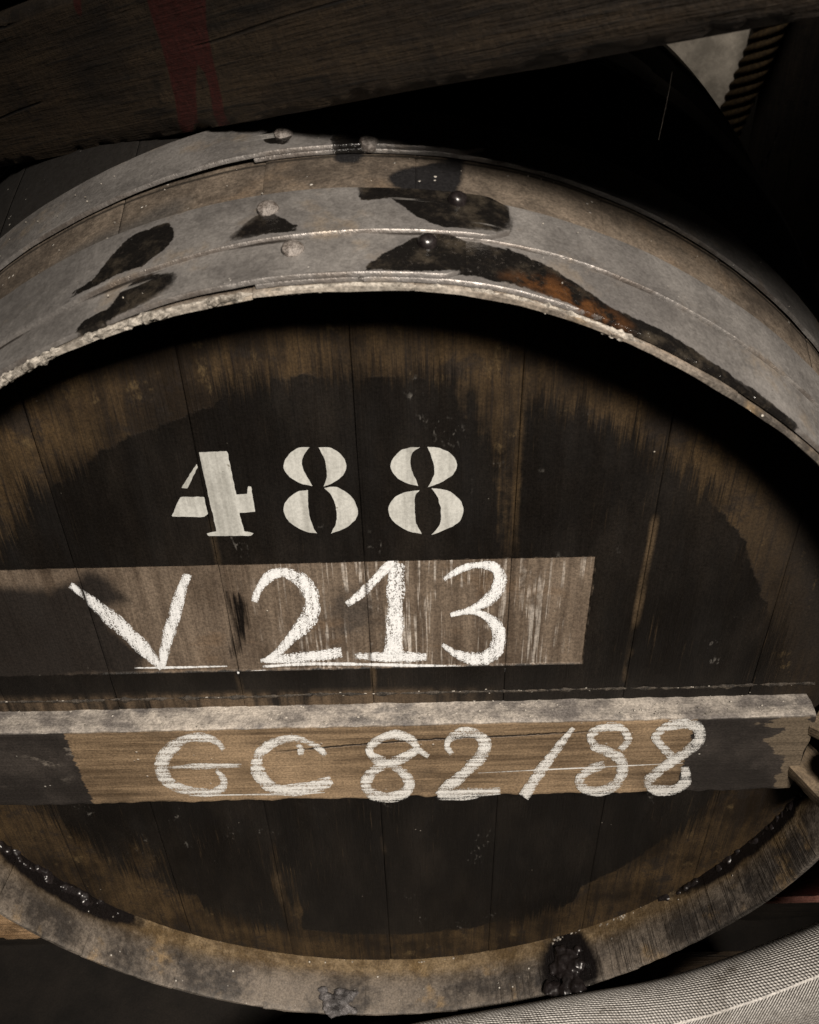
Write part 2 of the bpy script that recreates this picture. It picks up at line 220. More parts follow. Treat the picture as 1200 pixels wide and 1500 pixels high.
# ---- staves: outside (grey dusty oak), end grain, inside of the chime
def mat_stave():
    b = MB('stave_oak'); r = b.rand()
    co = b.attr('s_arc'), b.attr('s_len')
    cx = b.t.nodes.new('ShaderNodeCombineXYZ'); b.put(cx.inputs[0], co[0]); b.put(cx.inputs[1], co[1]); b.put(cx.inputs[2], b.mul(r, 3.0)); sc = cx.outputs[0]
    grain = b.noise(170, 4, .6, (1, .06, 1), sc); patch = b.noise(17, 6, .65); fine = b.noise(190, 4, .65); cross = b.noise(300, 3, .6, (1, .05, 1), sc)
    outer = b.mix((.048, .038, .029), (.140, .112, .085), b.ss(b.add(b.mul(patch, .7), b.mul(fine, .35)), .38, .70))
    outer = b.mix(outer, (.17, .122, .080), b.mul(b.ss(b.noise(24, 5, .6), .54, .70), .45))
    st = b.ss(b.jit(b.jit(b.attr('f_stain'), patch, .012), fine, .004), -.0015, .0015)
    st2 = b.mul(b.ss(b.jit(b.attr('f_soft'), patch, .03), -.008, .008), .85)
    outer = b.mix(outer, (.010, .0085, .0072), b.ss(b.jit(b.attr('s_len'), patch, .02), .138, .144))  # overhead beam's shade behind the third hoop, painted in near-black
    outer = b.mix(outer, (.014, .011, .008), b.mul(b.ss(b.jit(b.attr('f_hoop_shade'), fine, .5), .35, .8), .9))  # shade along the hoop edges painted into the staves
    outer = b.mix(outer, (.040, .037, .034), st2); outer = b.mix(outer, (.012, .0115, .012), st)
    inner = b.mix((.024, .0195, .016), (.130, .108, .086), b.ss(b.add(b.mul(patch, .8), b.mul(fine, .3)), .44, .68))
    inner = b.mix(inner, (.21, .14, .065), b.mul(b.ss(b.noise(22, 5, .6), .56, .68), .65))
    inner = b.mix(inner, (.013, .011, .010), b.mul(b.ss(b.noise(26, 5, .6), .56, .67), .8))
    saw = b.mul(b.ss(cross, .52, .60), b.attr('f_saw')); inner = b.mix(inner, (.016, .012, .009), b.mul(saw, .65))
    lip = b.mix((.085, .056, .026), (.20, .145, .082), b.ss(b.noise(40, 5, .7), .42, .64)); inner = b.mix(inner, lip, b.mul(b.attr('f_lip'), .75))
    wet = b.ss(b.jit(b.attr('f_tar'), patch, .03), -.004, .003)
    inner = b.mix(inner, (.006, .005, .005), wet)
    zin = b.attr('z_in'); col = b.mix(outer, inner, b.ss(zin, .2, .8))
    endc = b.mix((.17, .15, .125), (.44, .405, .355), b.ss(b.add(b.mul(fine, .6), b.mul(patch, .5)), .38, .62))
    de = b.mul(b.attr('z_end'), b.attr('f_dust')); col = b.mix(col, endc, de)
    sp = b.specks(170, .18, .60); col = b.mix(col, (.5, .47, .42), b.mul(sp, .85))
    rough = b.mixf(b.mixf(b.mixf(b.jit(.66, fine, .4), b.jit(.36, fine, .4), b.attr('f_lip')), .35, st), .2, wet)
    b.bump(b.add(b.add(b.mul(grain, .7), fine), b.add(b.mul(sp, 2.0), b.mul(saw, -1.2))), .6, .0012)
    return b.fin(col, rough, spec=.4)
# ---- iron hoops: dusty zinc grey with black oily stains and rust
def mat_hoop(name='hoop_iron'):
    b = MB(name)
    patch = b.noise(20, 6, .65); fine = b.noise(220, 4, .65); big = b.noise(8, 3, .5); streak = b.noise(90, 4, .6, (.4, 1, .4))
    col = b.mix((.150, .141, .134), (.285, .270, .256), b.ss(b.add(b.mul(patch, .7), b.mul(fine, .35)), .36, .70))
    col = b.mix(col, (.31, .25, .185), b.mul(b.ss(b.noise(26, 5, .65), .56, .70), .55))
    col = b.mix(col, (.12, .112, .108), b.mul(b.ss(big, .56, .70), .6))
    edge = b.mul(b.ss(b.jit(b.attr('f_edge'), fine, .001), .0012, .0), b.ss(patch, .40, .60)); col = b.mix(col, (.045, .030, .020), b.mul(edge, .7))
    st = b.mixf(b.ss(b.jit(b.jit(b.attr('f_stain'), patch, .011), fine, .004), -.0006, .0006), b.ss(b.jit(b.jit(b.attr('f_stain'), patch, .008), fine, .008), -.005, .003), b.ss(b.noise(15, 3, .5), .48, .60))
    stc = b.mix((.0060, .0054, .0050), (.034, .028, .021), b.ss(b.noise(60, 6, .7), .46, .70))
    stc = b.mix(stc, b.mix((.024, .012, .006), (.095, .040, .014), fine), b.mul(b.ss(b.jit(b.attr('f_rust'), patch, .02), -.006, .006), b.ss(b.noise(70, 5, .7), .40, .60)))
    col = b.mix(col, stc, st)
    rim = b.mul(b.ss(b.jit(b.attr('f_stain'), patch, .007), -.005, -.0005), b.inv(st)); col = b.mix(col, (.20, .19, .185), b.mul(rim, .4))
    sp = b.specks(240, .16, .64); col = b.mix(col, (.48, .46, .42), b.mul(sp, .8))
    col = b.mix(col, (.016, .012, .009), b.mul(b.ss(b.jit(b.attr('f_step_shade'), fine, .5), .35, .75), .9))  # shade at the second hoop's step painted onto the front hoop
    rough = b.mixf(b.jit(.44, patch, .35), b.jit(.20, b.noise(70, 5, .65), .5), st)
    scr = b.mul(b.ss(b.noise(260, 3, .6, (.05, 1, .25)), .62, .70), b.ss(b.noise(14, 3, .6), .50, .64)); col = b.mix(col, (.36, .345, .325), b.mul(scr, .5))
    pit = b.ss(b.noise(420, 3, .7), .60, .72); col = b.mix(col, (.06, .05, .042), b.mul(pit, .25))
    b.bump(b.add(b.add(b.mul(patch, 1.2), b.mul(fine, 1.2)), b.add(b.mul(sp, 2.5), b.mul(pit, -.3))), .38, .0012)
    return b.fin(col, rough, metal=b.mixf(.55, .0, st), spec=.5, micro=.18)
# ---- batten across the head
def mat_batten():
    b = MB('batten_wood')
    grain = b.noise(150, 4, .6, (.045, 1, 1)); grain2 = b.noise(420, 3, .6, (.03, 1, 1)); patch = b.noise(18, 6, .65); fine = b.noise(170, 4, .65)
    pore = b.noise(700, 4, .7, (.03, 1, 1))
    bare = b.mix((.066, .044, .025), (.172, .121, .073), b.ss(b.add(b.mul(grain, .75), b.mul(patch, .35)), .38, .68))
    bare = b.mix(bare, (.035, .022, .012), b.mul(b.ss(pore, .54, .68), .65)); bare = b.mix(bare, (.06, .042, .026), b.mul(b.ss(b.noise(24, 5, .65, (.5, 1, 1)), .54, .68), .7))
    bare = b.mix(bare, (.055, .034, .018), b.mul(b.ss(grain2, .60, .72), .7))
    bare = b.mix(bare, (.30, .215, .135), b.mul(b.ss(b.noise(9, 3, .5), .52, .7), .4))
    paint = b.mix((.014, .0115, .010), (.034, .028, .024), b.ss(patch, .4, .7))
    chip = b.mul(b.ss(b.noise(55, 5, .65, (.6, 1, 1)), .60, .68), b.ss(b.noise(11, 2, .5), .50, .62)); paint = b.mix(paint, (.15, .13, .108), b.mul(chip, .8))
    mb = b.ss(b.jit(b.jit(b.attr('f_bare'), patch, .006), grain2, .008), -.0007, .0007)
    mc = b.ss(b.jit(b.jit(b.attr('f_chip'), patch, .03), b.noise(80, 4, .6, (.3, 1, 1)), .03), -.001, .001)
    col = b.mix(paint, bare, mb); col = b.mix(col, b.mix((.045, .034, .023), (.15, .118, .082), grain), mc)
    crack = b.mul(b.ss(b.ma('ABSOLUTE', b.jit(b.attr('f_crack'), fine, .003)), .0011, .0004), b.attr('f_crackon')); col = b.mix(col, (.012, .008, .005), b.mul(crack, .9))
    dust = b.mix((.085, .076, .070), (.29, .262, .228), b.ss(b.add(b.mul(patch, .65), b.mul(b.noise(75, 5, .7, (.6, 1, 1)), .5)), .46, .70))
    dust = b.mix(dust, (.065, .06, .058), b.mul(b.ss(b.noise(28, 5, .7, (.7, 1, 1)), .54, .66), .75))
    top = b.attr('z_top'); col = b.mix(col, dust, top)
    sp = b.specks(170, .18, .62); col = b.mix(col, (.5, .47, .42), b.mul(sp, b.mixf(.5, .9, top)))
    b.bump(b.add(b.add(b.mul(grain, 1.0), b.mul(fine, b.mixf(.4, 1.5, top))), b.add(b.mul(crack, -3.0), b.add(b.mul(sp, 2.0), b.mul(grain2, .5)))), .55, .0011)
    return b.fin(col, b.jit(.62, patch, .3), spec=.4)
# ---- chalk drawn over wood grain; 'horizontal' or 'vertical' grain
def mat_chalk(name, stretch, base=(.62, .605, .58), lo=.92, hi=1.22, gw=.45):
    b = MB(name); fine = b.noise(330, 3, .65); gr = b.noise(420, 3, .6, stretch)
    cx = b.t.nodes.new('ShaderNodeCombineXYZ'); b.put(cx.inputs[0], b.attr('c_len')); b.put(cx.inputs[1], b.attr('c_across')); b.put(cx.inputs[2], b.rand())
    run = b.noise(6, 4, .6, (14, 1.1, 9), cx.outputs[0]); patch = b.noise(70, 4, .6)
    e = b.attr('c_edge')                                  # 1 in the middle of the stroke, 0 at its edge
    v = b.add(b.add(b.mul(e, .60), b.mul(b.ss(run, .30, .70), .95)), b.add(b.mul(b.ss(gr, .36, .64), gw), b.mul(b.ss(fine, .35, .65), .25)))
    v = b.add(v, b.mul(patch, .25))
    a = b.ss(v, lo, hi); a = b.mul(a, b.attr('c_gap'))
    a = b.mul(a, b.mixf(.7, 1.0, b.ss(v, hi, hi + .25)))
    b.alpha(b.mul(a, .97)); b.bump(fine, .3, .0006)
    return b.fin(b.mix(tuple(c * .8 for c in base), base, b.ss(v, lo + .1, hi + .3)), .9, spec=.15, micro=.12)
def mat_paint():
    b = MB('stencil_paint'); fine = b.noise(260, 3, .6); patch = b.noise(45, 5, .6, (1, 1, .5)); gr = b.noise(300, 3, .6, (1, 1, .06))
    col = b.mix((.24, .240, .222), (.385, .388, .366), b.ss(b.add(b.mul(patch, .6), b.mul(gr, .5)), .36, .68))
    col = b.mix(col, (.10, .085, .06), b.mul(b.ss(b.add(b.mul(patch, .6), b.mul(fine, .5)), .70, .76), .8))
    a = b.mul(b.ss(b.add(b.mul(gr, .6), b.mul(fine, .4)), .24, .30), b.attr('c_gap')); b.alpha(a)
    b.bump(b.add(gr, patch), .3, .0006); return b.fin(col, .55, spec=.4, micro=.13)
def mat_timber(name, lo, hi, sx=(.05, 1, 1), rough=.7, spec=.35, red=False):
    b = MB(name); grain = b.noise(110, 4, .6, sx); patch = b.noise(13, 6, .65); fine = b.noise(150, 4, .65)
    col = b.mix(lo, hi, b.ss(b.add(b.mul(grain, .55), b.mul(patch, .6)), .40, .74))
    col = b.mix(col, tuple(c * .35 for c in lo), b.mul(b.ss(b.noise(30, 5, .65), .55, .68), .7))
    pore = b.noise(420, 4, .7, sx); col = b.mix(col, tuple(c * .25 for c in lo), b.mul(b.ss(pore, .53, .68), .8))
    split = b.ss(b.ma('ABSOLUTE', b.ma('SUBTRACT', b.noise(22, 3, .5, sx), .5)), .010, .002); split = b.mul(split, b.ss(b.noise(6, 2, .5), .54, .62)); col = b.mix(col, tuple(c * .2 for c in lo), b.mul(split, .85))
    if red:
        rm = b.ss(b.jit(b.attr('f_red'), patch, .004), -.0007, .0007)
        col = b.mix(col, b.mix((.016, .0022, .0013), (.030, .0042, .0025), patch), rm)
        sc = b.mul(b.attr('f_scuff'), b.ss(b.noise(60, 4, .6, (.3, 1, 1)), .42, .58)); col = b.mix(col, (.26, .22, .17), b.mul(sc, .8))
    sp = b.specks(170, .14, .66); col = b.mix(col, (.16, .14, .11), b.mul(sp, .7))
    b.bump(b.add(b.add(b.add(grain, b.mul(pore, 1.2)), b.mul(fine, .7)), b.add(b.mul(sp, 1.5), b.mul(split, -3.0))), .7, .0015)
    return b.fin(col, rough, spec=spec)
def mat_tar():
    b = MB('tar'); n = b.noise(60, 3, .5); b.bump(n, .25, .002)
    return b.fin(b.mix((.004, .0035, .0035), (.018, .014, .014), n), b.jit(.30, b.noise(160, 3, .6), .3), spec=.5)
def mat_crust():
    b = MB('dust_crust'); n = b.noise(240, 5, .7); p = b.noise(50, 4, .6); b.bump(n, .9, .002)
    return b.fin(b.mix((.075, .066, .055), (.33, .305, .268), b.ss(b.add(b.mul(n, .6), b.mul(p, .5)), .40, .62)), .95, spec=.1)
def mat_hose():
    b = MB('hose_jacket'); u = b.uv()
    sx = b.t.nodes.new('ShaderNodeSeparateXYZ'); b.put(sx.inputs[0], u)
    wob = b.ma('SUBTRACT', b.noise(22, 3, .6), .5)
    L = b.ma('MULTIPLY_ADD', wob, .006, sx.outputs[0]); A = b.ma('MULTIPLY_ADD', wob, .002, sx.outputs[1])                                   # metres along, metres round
    side = b.ss(A, .0, .0006)                                              # two twill panels meet at a ridge
    def tooth(x, per): return b.ma('SINE', b.mul(x, 2 * math.pi / per))
    d1 = tooth(b.add(L, b.mul(A, .55)), .0028); d2 = tooth(b.add(L, b.mul(A, -1.6)), .0029)
    cr = tooth(b.add(A, b.mul(L, .12)), .0020)
    tw = b.mixf(b.add(d2, b.mul(cr, .25)), b.add(d1, b.mul(cr, .8)), side)
    ridge = b.ss(b.ma('ABSOLUTE', A), .0016, .0004)
    h = b.mixf(tw, 1.6, ridge); patch = b.noise(20, 5, .65); fine = b.noise(300, 3, .6)
    col = b.mix((.33, .315, .295), (.66, .635, .60), b.ss(h, -1.1, 1.2))
    col = b.mix(col, (.14, .12, .095), b.mul(b.ss(patch, .50, .66), .6)); col = b.mix(col, (.07, .055, .04), b.mul(b.ss(b.noise(40, 6, .7), .60, .70), .6)); col = b.mix(col, (.40, .375, .34), b.mul(b.ss(b.noise(45, 4, .6), .62, .72), .35))
    b.bump(b.add(h, fine), .8, .0009); return b.fin(col, .85, spec=.25)
def mat_plain(name, lo, hi, sc=20, rough=.8):
    b = MB(name); n = b.noise(sc, 6, .65); b.bump(b.noise(sc * 8, 4, .6), .5, .002)
    return b.fin(b.mix(lo, hi, b.ss(n, .35, .68)), rough, spec=.3)

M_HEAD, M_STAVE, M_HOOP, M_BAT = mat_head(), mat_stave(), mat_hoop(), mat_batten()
M_CH_V = mat_chalk('chalk_on_head', (1, 1, .06), (.585, .595, .60)); M_CH_H = mat_chalk('chalk_on_batten', (.05, 1, 1), (.52, .515, .495), .90, 1.65, .80); M_PAINT = mat_paint()
M_BEAM = mat_timber('beam_wood', (.0062, .0040, .0023), (.025, .0162, .0083), red=True)
M_DARK = mat_timber('dark_timber', (.005, .0038, .003), (.016, .012, .0085))
M_PALE = mat_timber('pale_timber', (.20, .12, .06), (.42, .28, .16), rough=.6)
M_WEDGE = mat_timber('wedge_wood', (.05, .036, .022), (.16, .12, .078), rough=.6)
M_BLOCK = mat_timber('block_wood', (.02, .0135, .008), (.075, .052, .032))
M_TAR, M_CRUST, M_HOSE = mat_tar(), mat_crust(), mat_hose()
M_REDP = mat_plain('red_paint', (.30, .13, .10), (.42, .21, .17), 60, .5)
M_REDD = mat_plain('dark_red_paint', (.012, .003, .002), (.03, .006, .004), 30, .6)
M_WALL = mat_plain('limewash', (.30, .28, .25), (.62, .58, .52), 14, .9)
M_FLOOR = mat_plain('earth_floor', (.005, .004, .0032), (.014, .011, .0085), 9, .9)
M_ROPE = mat_plain('rope_fibre', (.025, .016, .007), (.065, .043, .018), 120, .85)
M_RIVET = mat_plain('rivet_iron', (.07, .058, .05), (.22, .20, .185), 160, .42)
M_WEB = mat_plain('spider_silk', (.35, .33, .30), (.5, .48, .45), 50, .7)

# ------------------------------------------------------------------ the setting
def sheet(name, V, mat):
    o = link(name, mesh(name, V, [(0, 1, 2, 3)]), mat, smooth=False); o['kind'] = 'structure'; return o
sheet('floor', [(-2.5, -2.5, -.66), (2.5, -2.5, -.66), (2.5, 2.2, -.66), (-2.5, 2.2, -.66)], M_FLOOR)
sheet('wall', [(-2.5, 2.1, -.66), (2.5, 2.1, -.66), (2.5, 2.1, 1.6), (-2.5, 2.1, 1.6)], M_WALL)

# ------------------------------------------------------------------ the cask
def rad(y, th=90.0):
    """outer radius of the staves; the chime is a little out of round"""
    t = (th + 180) % 360 - 180
    oor = -.0040 * math.exp(-((t - 57) / 15) ** 2) + .0016 * math.exp(-((t - 79) / 7) ** 2) + .003 * math.exp(-((t + 112) / 14) ** 2) - .003 * math.exp(-((t + 45) / 14) ** 2)
    return .3382 + .28 * y - .182 * y * y + oor * math.exp(-max(y, 0) / .06)
CASK_L = 1.4
cask = empty('wine_cask', (0, .5, -.40), 'large oak wine cask lying with its black painted numbered head outward', 'cask')

ST = {k: np.array(v, float) for k, v in DATA['stain'].items()}
def arcpts(th_deg, y):                       # degrees and metres -> metres along the arc and along the cask
    return np.c_[np.radians(np.asarray(th_deg)) * .355, np.asarray(y)]
def stain_field(keys, th, y):
    P = arcpts(th, y); d = np.full(len(P), -.05)
    for k in keys:
        q = ST[k]; d = np.maximum(d, sdf(arcpts(q[:, 0], q[:, 1] / 1000), P))
    return d

def profile_outer():
    return np.r_[np.linspace(.0, .02, 6), np.linspace(.028, .20, 30), np.linspace(.23, CASK_L, 32)]
NST = 26; edges = np.cumsum(np.r_[0, RNG.uniform(.85, 1.15, NST)]); edges = edges / edges[-1] * 360 + 4
yo = np.sort(np.r_[profile_outer(), .1015, .1035, .0650, .0665, .146, .151]); inn = [(.0, .3352), (.0035, .3340), (.012, .3327), (.020, .3318), (.028, .3311), (.036, .3308), (.042, .3306), (.0465, .3305), (.0475, .337), (.060, .337)]
prof = [(y, 0.0) for y in yo[::-1]] + inn; nout = len(yo); npf = len(prof)
for k in range(NST):
    a0, a1 = edges[k] + .012, edges[k + 1] - .012; na = 15
    an = np.r_[a0, a0 + .12, np.linspace(a0 + .4, a1 - .4, na - 4), a1 - .12, a1]
    dr = RNG.uniform(-.0004, .0004); dy = RNG.uniform(-.0006, .0006)
    V = []; TH = []; YY = []; zin = []; zend = []
    for i, a in enumerate(an):
        edge = .0005 if i in (0, na - 1) else (.0001 if i in (1, na - 2) else 0)
        for j, (y, r) in enumerate(prof):
            c, s = math.cos(R(a)), math.sin(R(a)); yy = y
            if j < nout: r = rad(y, a)
            else: r += (rad(0, a) - .3382) * max(0, 1 - y / .04)
            rr = r + dr
            n1 = nz(c * r, y * .3, s * r, 40); n2 = nz(c * r + 5, y, s * r, 160)
            if j < nout:
                rr += n1 * .0004 - edge; yy += (dy + n2 * .0006) if y < .012 else 0
                if j == nout - 1: rr -= .0008 + abs(n2) * .0008
            else:
                rr += -n1 * .0006 - n2 * .0004 + edge * .25; yy += (dy + n2 * .0008) if y < .012 else 0
            V.append((rr * c, yy, rr * s)); TH.append(a); YY.append(y); zin.append(1.0 if j >= nout - 1 else 0.0); zend.append(1.0 if j in (nout - 1, nout) else 0.0)
    TH = np.array(TH); YY = np.array(YY); zin = np.array(zin); thw = (TH + 180) % 360 - 180
    top = (thw > 10) & (thw < 175)
    fs = np.full(len(TH), -.05); fsoft = np.full(len(TH), -.05)
    if a1 % 360 > 40 and a0 % 360 < 140:
        fs = stain_field(['s5', 's6'], thw, YY); fsoft = stain_field(['s9'], thw, YY)
    lip = np.clip((YY - .026) / .008, 0, 1) * zin * (np.sin(np.radians(TH)) < .2)
    low = np.array([1.0 if -75 < t < -18 else 0.0 for t in thw]); saw = low * np.clip(1 - np.abs(YY - .012) / .03, 0, 1)
    # wet black patches on the inside of the chime (lower left, lower right, and the running seams)
    P = np.c_[np.radians(thw) * .33, YY]; ftar = np.full(len(TH), -.05)
    for (tc, ts, yc, ys) in ((-143, 13, .040, .012), (-27, 16, .045, .012), (-34, 12, -.004, .006), (-62.5, 4.5, .018, .03)):
        q = np.hypot((thw - tc) / ts, (YY - yc) / ys); ftar = np.maximum(ftar, (1 - q) * .02)
    dust = np.where(thw > 97, .55, np.where(thw > 81, .4, .08))
    F = grid_faces(na, npf)
    for i in (0, na - 1): pass
    me = mesh('stave', V, [f[::-1] for f in F], {'s_arc': np.radians(TH) * .35, 's_len': YY, 'f_stain': fs, 'f_soft': fsoft, 'z_in': zin, 'z_end': np.array(zend), 'f_lip': lip, 'f_saw': saw, 'f_hoop_shade': np.exp(-((YY - .1032) / .0016) ** 2) + .5 * np.exp(-((YY - .0655) / .0010) ** 2), 'f_tar': ftar, 'f_dust': dust})
    bm = bmesh.new(); bm.from_mesh(me)           # close the two edge sides
    bm.verts.ensure_lookup_table()
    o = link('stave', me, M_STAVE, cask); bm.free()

# ---- head boards
SEAMS = [-.342, -.2543, -.1778, -.0912, -.0022, .0872, .1695, .2560, .342]
YH = .045; fld = {k: np.array(v) / 1000 for k, v in DATA['fld'].items()}
ZT, ZB, XR, REC = .1450, .0535, .1382, .0012
for k in range(len(SEAMS) - 1):
    x0, x1 = SEAMS[k] + .00002, SEAMS[k + 1] - .00002
    xs = np.r_[x0, x0 + .0007, np.arange(x0 + .003, x1 - .002, .003), x1 - .0007, x1]
    zs = np.r_[np.arange(-.336, ZB - .002, .003), ZB - .0005, ZB + .0005, np.arange(ZB + .003, ZT - .002, .003), ZT - .0004, ZT + .0004, np.arange(ZT + .003, .338, .003)]
    if x0 < XR < x1: xs = np.sort(np.r_[xs[np.abs(xs - XR) > .0012], XR - .0004, XR + .0004])
    X, Z = np.meshgrid(xs, zs, indexing='ij'); nx, nzv = X.shape
    yoff = RNG.uniform(-.00012, .00012); tilt = RNG.uniform(-.0012, .0012)
    Yb = np.full_like(X, YH + yoff) + (X - X.mean()) * tilt
    for i_, sg in ((0, 1), (-1, -1)): X[i_, :] += sg * np.array([.00009 * (max(0, .3 + 2.2 * nz(0, k * 3 + i_, z_, 14, 4))) for z_ in zs])
    Yb[[0, -1], :] += .0005; Yb[[1, -2], :] += .0002
    for i in range(nx):
        for j in range(nzv):
            Yb[i, j] += nz(X[i, j], 0, Z[i, j] * .25, 45, 2) * .00014
    insd = (Z > ZB) & (Z < ZT) & (X < XR); Yb = np.where(insd, Yb + REC * np.clip((X + .215) / .05, 0, 1), Yb)
    P = np.c_[X.ravel(), Z.ravel()]; rr = np.hypot(P[:, 0], P[:, 1])
    lim = np.where(P[:, 1] > 0, .272, np.where(np.abs(P[:, 0]) < .16, .287, .271))
    f_disc = lim - rr - .0015
    f_disc = np.minimum(f_disc, np.where(sdf(fld['drip'], P) > -.01, -sdf(fld['drip'], P), 1)); f_disc = np.minimum(f_disc, np.where(sdf(fld['drp2'], P) > -.01, -sdf(fld['drp2'], P), 1))
    f_label = np.minimum(np.minimum(P[:, 1] - ZB, ZT - P[:, 1]), XR - P[:, 0])
    rubbed = np.clip((P[:, 0] + .10) / .06, 0, 1) * np.clip(1.15 - np.abs(P[:, 0] - .03) / .16, 0, 1)
    ledge = np.clip((.034 - P[:, 1]) / .004, 0, 1) * np.clip((P[:, 1] - .012) / .004, 0, 1) * np.clip((.10 - P[:, 0]) / .12, 0, 1)
    scd = np.maximum(np.exp(-((P[:, 0] - .185) / .05) ** 2 - ((P[:, 1] - .09) / .04) ** 2), np.exp(-((P[:, 0] + .03) / .06) ** 2 - ((P[:, 1] - .158) / .012) ** 2))
    fseam = np.minimum(P[:, 0] - SEAMS[k], SEAMS[k + 1] - P[:, 0])
    dark_brown = np.clip((P[:, 0] - .12) / .16, 0, 1) * np.clip((P[:, 1] + .16) / .2, 0, 1) * .8 + np.clip((rr - .295) / .03, 0, 1) * .45 * (P[:, 1] > -.1)
    at = dict(f_scuffed=scd, f_seam=fseam, f_dark=dark_brown, f_disc=f_disc, f_label=f_label, f_wear=sdf(fld['wear'], P), f_smear=sdf(fld['smear'], P), f_wet=sdf(fld['wet'], P), f_rub=sdf(fld['rub'], P), f_rubbed=rubbed, f_ledge=ledge)
    F = [f for f in grid_faces(nx, nzv) if max(rr[list(f)]) < .3415]
    me = mesh('head_board', np.c_[P[:, 0], Yb.ravel(), P[:, 1]], F, at)
    bm = bmesh.new(); bm.from_mesh(me); bmesh.ops.delete(bm, geom=[v for v in bm.verts if not v.link_faces], context='VERTS'); bm.to_mesh(me); bm.free()
    o = link('head_board', me, M_HEAD, cask)
    sm = o.modifiers.new('thickness', 'SOLIDIFY'); sm.thickness = .016; sm.offset = -1

# ---- painted stencil numerals and chalk writing
def gap_of(x): return np.clip((np.min(np.abs(np.asarray(x)[:, None] - np.array(SEAMS)[None]), axis=1) - .0006) / .0007, 0, 1)
def numeral(polys, y, parent, label, curved):
    V = []; F = []; bm = bmesh.new()
    for poly in polys:
        P = np.array(poly) / 1000; n = len(P); Q = []
        if curved:
            e = np.roll(P, -1, 0) - P; e /= np.linalg.norm(e, axis=1)[:, None]; sharp = [i for i in range(n) if e[i - 1] @ e[i] < .25]
            for a_, b_ in zip(sharp, sharp[1:] + [sharp[0] + n]):
                ch = np.array([P[i % n] for i in range(a_, b_ + 1)]); Q += list((spline(ch, 6) if len(ch) > 2 else ch)[:-1])
        for i in range(0 if curved else n):        # round the blunt corners, keep the sharp ones
            a, b, c = P[i - 1], P[i], P[(i + 1) % n]; e1 = (b - a) / np.linalg.norm(b - a); e2 = (c - b) / np.linalg.norm(c - b)
            if e1 @ e2 > .35:
                for t in (.28, .14): Q.append(b + (a - b) * t)
                Q.append(b * .97 + (a + c) * .015)
                for t in (.14, .28): Q.append(b + (c - b) * t)
            else:
                Q.append(b + (a - b) * .03); Q.append(b + (c - b) * .03)
        D = []
        for i in range(len(Q)):
            a, b = Q[i], Q[(i + 1) % len(Q)]; m_ = max(1, int(np.linalg.norm(b - a) / .0015))
            for t in range(m_): D.append(a + (b - a) * t / m_)
        D = [d + np.array([nz(d[0], 0, d[1], 300, 2), nz(d[1], 5, d[0], 300, 2)]) * .00035 for d in D]
        n = len(D); G = np.array(D); lo, hi = G.min(0), G.max(0)
        gx, gz = np.meshgrid(np.arange(lo[0], hi[0], .004), np.arange(lo[1], hi[1], .004)); g = np.c_[gx.ravel(), gz.ravel()]; g = g[sdf(G, g) > .0012]
        vv, _, ff, *_ = delaunay_2d_cdt([Vector(q) for q in G] + [Vector(q) for q in g], [(i, (i + 1) % n) for i in range(n)], [], 1, 1e-6)
        vs = [bm.verts.new((q.x, y, q.y)) for q in vv]
        for f in ff: bm.faces.new([vs[i] for i in f])
    me = bpy.data.meshes.new('painted_numeral'); bm.to_mesh(me); bm.free()
    co = np.array([v.co.x for v in me.vertices]); a = me.attributes.new('c_gap', 'FLOAT', 'POINT'); a.data.foreach_set('value', np.ones(len(co), np.float32))
    o = link('painted_numeral', me, M_PAINT, parent, smooth=False); o['label'] = label; return o
for n, polys in DATA['stencil']: numeral(polys, YH - .00042, cask, 'cream stencilled numeral %s' % n, n == '8')
def ribbon(name, strokes, y, mat, parent, label=None, gaps=True, wide=1.22):
    V = []; F = []; al = []; ac = []; ed = []; gp = []; nv = 7
    for si, st in enumerate(strokes):
        S = spline(np.array(st) / 1000, 8); n = len(S); base = len(V)
        mid = (S[:, :2] + S[:, 2:]) / 2; L = np.r_[0, np.cumsum(np.linalg.norm(np.diff(mid, axis=0), axis=1))]
        for i in range(n):
            endf = min(1, min(L[i], L[-1] - L[i]) / .003 + .25)
            for j in range(nv):
                t = j / (nv - 1); q = S[i, :2] * (1 - t) + S[i, 2:] * t
                # let the stroke run a little wide so that the grain can break its edge
                q = mid[i] + (q - mid[i]) * (wide + .30 * nz(L[i], si, y * 9 + st[0][0] * .01, 70, 3))
                V.append((q[0], y - .00006 * si - .0003 * L[i] / max(.05, L[-1]), q[1])); al.append(L[i] + si * .31); ac.append(t * 2.2); ed.append(min(1, (1 - abs(2 * t - 1)) * 2.2) * endf)
        F += grid_faces(n, nv, base)
    co = np.array(V); g = gap_of(co[:, 0]) if gaps else np.ones(len(co))
    o = link(name, mesh(name, V, F, {'c_len': np.array(al) * 10, 'c_across': ac, 'c_edge': ed, 'c_gap': g}), mat, parent, smooth=False)
    if label: o['label'] = label
    return o
for n, S in DATA['head_chalk']: ribbon('chalk_character', S, YH + REC - .00050, M_CH_V, cask, 'white chalk character %s on the planed strip' % n)
for S in DATA['ledge_glints']: ribbon('pale_line', [S], YH + REC - .00070, M_CH_V, cask)  # highlights on the strip's lower lip, drawn as pale strokes

